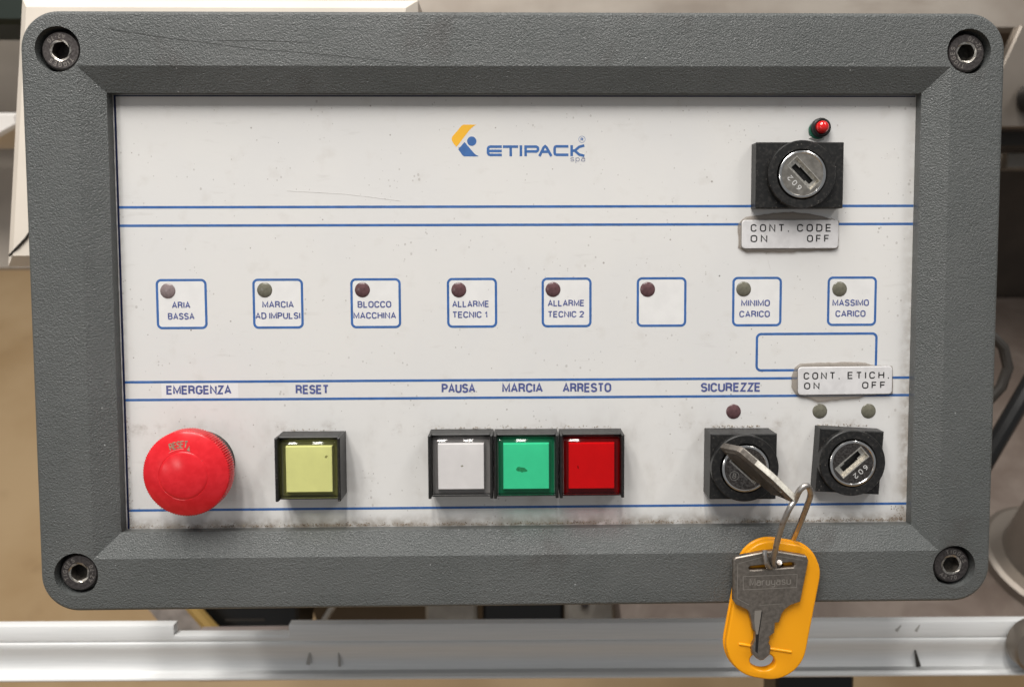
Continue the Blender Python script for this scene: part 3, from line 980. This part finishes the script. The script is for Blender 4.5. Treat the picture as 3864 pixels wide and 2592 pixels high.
# ================================================================== KEYS, RING, TAG
def key_outline():
    raw = [(78.1, -111.53), (78.88, -110.41), (88.96, -108.51), (93.31, -108.15), (104.66, -110.2), (105.48, -111.82), (102.75, -127.15), (99.18, -128.4), (97.21, -129.92), (96.04, -131.53), (95.09, -134.77), (93.7, -135.0), (93.36, -138.61), (91.58, -140.1), (91.8, -141.24), (91.34, -142.46), (92.07, -143.69), (91.87, -146.75), (89.51, -148.88), (88.31, -148.95), (86.9, -148.11), (85.28, -146.37), (85.25, -143.6), (86.22, -141.58), (86.37, -138.32), (85.28, -137.09), (85.14, -135.26), (84.51, -133.02), (84.01, -130.98), (83.28, -129.96), (79.08, -127.89), (78.19, -126.46)]
    return [((x - 91.6), (y + 119.0)) for x, y in raw][::-1]
KO = key_outline()
KSLOT = [(-8.0, 4.6), (-7.3, 5.3), (7.2, 6.6), (8.5, 6.4), (8.9, 5.6), (8.4, 4.7), (-6.3, 3.8), (-7.5, 3.9)]

# -- hanging key
hk = thing('key', 'flat nickel key hanging on the ring in front of the yellow tag', 'key', (91.6, -119.0, 14.0))
MB().prism([KO, KSLOT if False else KSLOT[::1]], 0, 2.2, .35).build('key_blade', 'key', hk)
mb = MB()
L = [(-10.0, 1.55), (9.75, 2.2), (9.65, -2.65), (-9.9, -3.35)]
mb.ribbon(L, .22, 2.24, True)
mb2 = MB()
text(mb2, 'Maruyasu', -7.6, 7.5, -2.0, 2.9, .34, 2.24, gap=.22, slope=.028)
mb.add(mb2.v, mb2.f)
mb.build('lettering', 'keyletter', hk, smooth=False, recalc=False)
MB().prism([[(-5.6, -11.2), (-3.1, -11.1), (-3.5, -14.5), (-4.3, -20.0), (-5.0, -20.0), (-5.7, -15.0)]], 2.2, 2.23).build('groove_shading', 'keyletter', hk, smooth=False)  # pale strip: lit facet of the groove, painted flat
MB().prism([[(-3.1, -11.6), (-2.75, -11.6), (-3.9, -20), (-4.3, -27.2), (-5.2, -26.4), (-5.0, -20.0), (-4.2, -20.0)]], 2.2, 2.235).build('groove_shading', 'engraved', hk, smooth=False)  # dark strip: shade inside the groove, painted flat
mb = MB()
mb.ribbon([(-12.0, 6.2), (-12.1, -6.6), (-7.7, -9.0)], .2, 2.235)
mb.ribbon([(-11.8, 6.4), (-2.5, 8.9), (1.5, 9.2), (11.8, 7.4)], .2, 2.24)
mb.ribbon([(-3.8, -9.2), (4.8, -8.7)], .15, 2.235)
mb.build('bow_edge', 'keyletter', hk, smooth=False, recalc=False)

# -- key standing in the switch: outline plane turned so that its length runs into the lock
ik = thing('key', 'key inserted in the switch, seen nearly edge on', 'key', (83.0, -78.7, 0))
mb = MB()
mb.prism([KO, KSLOT], -1.1, 1.1, .3)
# local outline: x across the bow, y along the key (bow end +), thickness z
e = Vector((math.cos(R(-42.5)), math.sin(R(-42.5)), 0))
nrm = Vector((0, 0, 1))
pdir = nrm.cross(e)          # thickness direction, up-right in the panel plane
lean = R(12)
axis = (nrm * math.cos(lean) + pdir * math.sin(lean)).normalized()
tdir = e.cross(axis) * -1.0
Z0 = 23.2                      # panel height of outline y = 0
def kmap(x, y, z):
    q = e * x + axis * ((y + 10.5) / 1.0) + tdir * z
    return (q.x, q.y, q.z + Z0 - 10.5)
mb.v = [kmap(*v) for v in mb.v]
mb.build('key_blade', 'key', ik)
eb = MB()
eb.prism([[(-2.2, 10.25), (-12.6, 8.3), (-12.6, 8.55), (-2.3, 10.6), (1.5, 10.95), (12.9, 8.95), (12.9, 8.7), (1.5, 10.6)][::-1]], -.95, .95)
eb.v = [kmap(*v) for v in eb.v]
eb.build('bow_edge', 'keyglint', ik)  # pale strip that carries the edge glint in its colour
rib = MB()
for k in range(30):            # milled ribs on the visible side of the bow
    xx = -11.4 + k * .78
    rib.box(xx, xx + .38, -6.6, 3.4, 0, .32)
for sgn in (1, -1):
    r2 = MB()
    r2.v = [kmap(x_, y_, sgn * (1.1 + z_)) for x_, y_, z_ in rib.v]
    r2.f = list(rib.f)
    r2.build('ribbed_grip', 'key', ik)

# -- split ring
def smooth_loop(P_, k=7):
    n = len(P_)
    P_ = [Vector(p) for p in P_]
    out = []
    for i in range(n):
        a, b_, c_, d_ = P_[i - 1], P_[i], P_[(i + 1) % n], P_[(i + 2) % n]
        for j in range(k):
            t_ = j / k
            out.append(.5 * ((2 * b_) + (c_ - a) * t_ + (2 * a - 5 * b_ + 4 * c_ - d_) * t_ ** 2 + (3 * b_ - a - 3 * c_ + d_) * t_ ** 3))
    return out
RP = [(94.8, -84.9, 31), (95.8, -80.7, 33), (98.2, -79.2, 33), (100.6, -82.9, 30), (101.4, -88.4, 25), (101.9, -97.6, 17), (101.9, -106.6, 9.6), (100.5, -110.7, 9.3), (98.4, -114.6, 9.5), (95.8, -115.3, 12.0), (93.1, -113.4, 16), (91.7, -110.1, 19), (90.7, -101.7, 25.5), (91.2, -93.8, 29.5), (92.9, -87.5, 31.5)]
rc_ = Vector((94.6, -96.6, 21.0))
kr = thing('key_ring', 'dull steel wire ring joining the inserted key to the hanging key and tag', 'key ring', tuple(rc_))
MB().tube([tuple(p - rc_) for p in smooth_loop(RP)], 1.02, 12, closed=True).build('ring_wire', 'wire', kr)
hookp = [(88.8, -107.0, 18.2), (88.7, -108.8, 18.8), (89.2, -111.3, 18.6), (90.7, -113.6, 17.0), (92.8, -114.8, 15.0), (94.3, -114.4, 14.2), (94.8, -113.1, 15.6), (94.5, -111.9, 17.2)]
MB().tube([tuple(Vector(p) - rc_) for p in hookp], .95, 10).build('ring_hook', 'wire', kr)

# -- yellow tag
tg = thing('key_tag', 'yellow plastic key tag with a slot at its lower end', 'key tag', (93.5, -131.6, 11.2), R(-9.8))
TO = []
for cx, cy, a, r_ in ((15.0 - 13.2, -25.9 + 13.2, -90, 13.2), (15.0 - 11.5, 25.9 - 11.5, 0, 11.5), (-15.0 + 11.5, 25.9 - 11.5, 90, 11.5), (-15.0 + 13.2, -25.9 + 13.2, 180, 13.2)):
    for k in range(13):
        t_ = R(a + 90 * k / 12)
        TO.append((cx + r_ * math.cos(t_), cy + r_ * math.sin(t_)))
slot_ = ellipse(-.2, -19.4, 4.7, 3.3, 28, cw=True)
eye = ellipse(-1.4, 15.8, 3.2, 2.3, 24, cw=True)
mb = MB()
mb.prism([TO, slot_, eye], 0, 2.6, .8, steps=4)
mb.build('tag_body', 'tag', tg, angle=50)
MB().prism([inset(TO, -.45), ellipse(-.2, -19.4, 4.9, 3.5, 28, cw=True), eye], -.9, 0.0, .3).build('tag_back', 'tag', tg, angle=50)
MB().box(-10.3, 9.8, -14.6, -13.5, 2.5, 3.0, .35, r=.4).build('raised_bar', 'tag', tg, angle=50)

# ================================================================== BACKGROUND
# aluminium rail in front of and below the panel
def section(mb_, sec, x0, x1):
    n = len(sec)
    vs = [(x0, y, z) for y, z in sec] + [(x1, y, z) for y, z in sec]
    fs = [(i, (i + 1) % n, n + (i + 1) % n, n + i) for i in range(n)]
    mb_.add(vs, fs)
    tr = tessellate_polygon([[Vector((y, z, 0)) for y, z in sec]])
    mb_.add([(x0, y, z) for y, z in sec], [tuple(t_) for t_ in tr])
    mb_.add([(x1, y, z) for y, z in sec], [tuple(t_) for t_ in tr])
low = [(-7.6, 0), (-8.2, -.15), (-8.5, -.6), (-9.2, -.6), (-9.5, -.1), (-10.2, 0.1), (-13, -.6), (-16, -1.8), (-19.5, -3.0), (-23, -3.3), (-25.2, -2.6), (-26.0, -1.2),
       (-26.3, .4), (-26.9, 1.3), (-27.8, 1.5), (-28.6, 1.0), (-29.0, 0), (-29.2, -5)]
full = [(0, -5), (0, -.9), (-.3, -.2), (-1.0, 0)] + low
cut = [(-5.2, -5), (-5.2, -.9), (-5.5, -.2), (-6.0, 0)] + low
rail = thing('aluminium_rail', 'satin aluminium machine rail with a cut notch, below the panel', 'rail', (0, -188.7, -100), R(-.40))
mb = MB()
section(mb, full, -900, -175.0)
section(mb, full, -116.8, 900)
section(mb, cut, -175.0, -116.8)
mb.build('rail_profile', 'alu', rail, angle=40)
for x, y, wd, ln, tl in ((207, -20.5, 1.2, 9, 14), (196, -3.5, .9, 4, -40), (206, -3.5, .8, 4, -30), (-107, -17, 1.0, 10, -10), (-92, -19, .7, 8, 4)):
    pts = rotpts([(-wd * .3, ln / 2), (-wd, -ln / 2), (wd, -ln / 2), (wd * .3, ln / 2)], R(tl), (x, y))
    zz = 0.12 if y > -7 else -1.6
    MB().prism([pts], zz - .4, zz).build('stain', 'rubber' if y == -20.5 else 'railmark', rail, smooth=False)

tag(MB().box(-188, -134, -250, -221.5, -170, -160, 1).build('machine_strip', 'pinkgrey'), 'pinkish grey metal strip seen in the notch of the rail', 'metal strip')
# curved belt
mb = MB()
pl = [(-252, -215), (-247, -226), (-238, -238), (-228, -250), (-216, -262), (-206, -276)]
v_, f_ = [], []
for x, y in pl:
    v_ += [(x, y, -218), (x + 22, y + 5, -218), (x, y, -226), (x + 22, y + 5, -226)]
for i in range(len(pl) - 1):
    a = i * 4
    f_ += [(a, a + 1, a + 5, a + 4), (a + 2, a + 6, a + 7, a + 3), (a, a + 4, a + 6, a + 2), (a + 1, a + 3, a + 7, a + 5)]
belt = thing('conveyor_belt', 'worn grey belt with a yellowed edge, below the panel', 'belt')
mb.add(v_, f_).build('belt_web', 'beltgrey', belt)
mb = MB()
mb.tube([(x + 24.5, y + 4, -221) for x, y in pl], 4.2, 8).build('belt_edge', 'beltyellow', belt)
# black motor box
bx = thing('motor_box', 'black box low behind the rail, left of centre', 'machine part', (-182, -236, -228))
MB().box(-32, 34, -26, 26, -40, 0, 2).build('box_body', 'blackmetal', bx)
MB().box(-14, 12, -9, -7.5, 0, .8).build('box_slot', 'rubber', bx)
tag(MB().tube([(-138, -268, -240), (-133, -250, -240), (-124, -236, -240), (-110, -226, -240), (-95, -220, -242)], 2.2, 8).build('cable', 'bracket'), 'thin pale cable curving behind the rail', 'cable')
tag(MB().box(-17, 17, -30, 30, -12, 0, 2).build('bracket', 'bracket', None, (-45, -240, -222)), 'grey bracket left of the middle black box behind the rail', 'bracket')
tag(MB().box(-27, 27, -30, 30, -30, 0, 2).build('motor_box', 'blackmetal', None, (3, -240, -224)), 'black box in the middle of the gap behind the rail', 'machine part')
br = thing('bracket', 'grey steel bracket with bolts right of the middle black box', 'bracket', (46.8, -240, -218))
MB().box(-16, 17, -30, 30, -12, 0, 2).build('bracket_plate', 'bracket', br)
for bx_, by_ in ((-3, 8), (12.5, -4)):
    MB().lathe([(2.6, 0), (2.6, 1.6), (1.9, 2.2)], 6, (bx_, by_)).build('bolt', 'screw', br)

# horizontal steel machine bed, to the right and behind
UP = Vector((0, math.cos(R(35)), math.sin(R(35))))
AW = Vector((0, math.sin(R(35)), -math.cos(R(35))))
def world_slab(name, mat, x0, x1, base, d0, d1, h0, h1, bev=2.0):
    """slab level with the floor: base point (y, z), d away from viewer, h up"""
    c_ = Vector((0, base[0], base[1]))
    m_ = Matrix(((1, 0, 0), (0, AW.y, UP.y), (0, AW.z, UP.z)))
    mb_ = MB()
    mb_.prism([rrect(x0, x1, d0, d1)], h0, h1, bev)
    mb_.v = [tuple(c_ + m_ @ Vector(v)) if False else (v[0], c_.y + AW.y * v[1] + UP.y * v[2], c_.z + AW.z * v[1] + UP.z * v[2]) for v in mb_.v]
    return mb_.build(name, mat)
tag(world_slab('machine_bed', 'bed', 62, 620, (-232, -182), -20, 330, -18, 0), 'brown stained steel machine bed behind the lower right corner', 'machine bed')
tag(world_slab('gap_shade_sheet', 'darkbrown', -150, 64, (-232, -182), 60, 80, -92, 40), 'dark brown sheet standing in for the shaded cavity behind the gap under the panel', 'machine part')  # dark sheet in place of the shaded hollow behind the gap
tag(world_slab('cavity_shade_sheet', 'darkbrown', 150, 760, (-232, -182), 332, 350, -60, 330), 'dark brown sheet standing in for the shaded machine cavity at the right edge', 'shade sheet')  # dark sheet closing the bed, painted as cavity shade
tag(MB().box(-75, 620, 149.5, 300, -290, -250, 3).build('steel_beam', 'stainless'), 'stained stainless steel beam above the panel', 'steel beam')
# right-hand edge: bracket plate, knob, bar, block, hose, strut, tube
bp = thing('support_plate', 'pale slanted steel plate with a dark knob at the upper right edge', 'support plate', (0, 0, -222))
MB().prism([[(326.5, 146), (306, 100), (306, 80.5), (420, 80.5), (420, 146)]], -8, 0, 1).build('plate', 'tube', bp)
MB().lathe([(6, 0), (9, 3), (9, 16), (7, 19), (.1, 19.5)], 24, (332, 99)).build('knob', 'blackmetal', bp)
tag(MB().box(300, 460, 70.5, 81, -262, -240, 1).build('cross_bar', 'rubber'), 'dark cross bar under the slanted plate at the right edge', 'bar')
tag(MB().box(344.5, 430, 58.5, 69.5, -280, -262, 1).build('spacer_block', 'bracket'), 'small grey block below the dark cross bar', 'block')
tag(MB().tube([(240, -36, -158), (258, -42, -154), (271, -48.5, -150), (277, -54.5, -150), (280, -66, -150), (276.5, -77, -150), (270, -86, -152), (255, -98, -158)], 3.0, 10).build('rubber_hose', 'rubber'), 'dark rubber hose looping out from behind the right side', 'hose')
tag(MB().tube([(286, -142, -190), (315, -90, -190), (345, -36, -190)], 5.5, 10).build('strut', 'blackmetal'), 'slanted black strut beside the steel tube', 'strut')
# tube stands on the machine bed, upright
tb = thing('steel_tube', 'thick stainless tube foot standing on the bed at the right edge', 'tube')
cb = Vector((352, 0, 0))
hy, hz = -232 + AW.y * 42, -182 + AW.z * 42
def upright(prof, n=40):
    mb_ = MB().lathe(prof, n)
    mb_.v = [(cb.x + v[0], hy + AW.y * v[1] + UP.y * v[2], hz + AW.z * v[1] + UP.z * v[2]) for v in mb_.v]
    return mb_
upright([(42, 0), (42, 7), (39, 9), (30, 9)]).build('tube_foot', 'tube', tb)
upright([(31, 8), (30, 10), (30, 70), (28, 72)]).build('tube_wall', 'tube', tb)

# left-hand edge: cream cover, grey cabinet, white block, green machine part
cc = thing('cream_cover', 'cream powder coated cover behind the upper left of the panel', 'cover', (0, 0, -80))
CO = [(-241.0, -5.5), (-50, -5.5), (-46.0, 118.4), (-229.5, 118.4)]
MB().prism([CO], -70, 0, 5.0).build('cover_shell', 'cream', cc, smooth=False)
MB().tube([(-237.5, -.5, -.6), (-233.0, 3.5, .4), (-229, 7.5, .5), (-224.5, 14.0, .5)], .55, 8).build('gasket', 'rubber', cc)
tag(MB().box(-520, -330, -12, 172.5, -360, -330, 2).build('grey_cabinet', 'greywall'), 'beige grey cabinet side at the left edge', 'cabinet')
tag(MB().prism([[(-420, 76), (-353, 76), (-334.5, 86), (-334.5, 95), (-420, 95)]], -290, -250, 2).build('white_block', 'whiteblock'), 'white plastic block at the left edge', 'block')
tag(MB().box(-480, -150, 145, 260, -260, -220, 3).build('green_machine_part', 'darkgreen'), 'dark green machine part at the top left corner', 'machine part')
tag(MB().box(-148, -130, 152, 260, -215, -190, 2).build('white_rod', 'whiteblock'), 'small white upright behind the top edge of the cover', 'rod')
# below the rail
tag(MB().box(139.6, 182.4, -300, -216, -142, -120, 1.5).build('foot_block', 'blackmetal'), 'black block under the rail at the bottom edge', 'block')
pr = thing('round_post', 'dark grey round post at the right end of the rail', 'post', (264.5, -201.0, -90))
MB().lathe([(13.5, -8), (13.5, -2), (12.3, 0), (4, 0), (.1, 0)], 32).build('post_body', 'tube', pr)
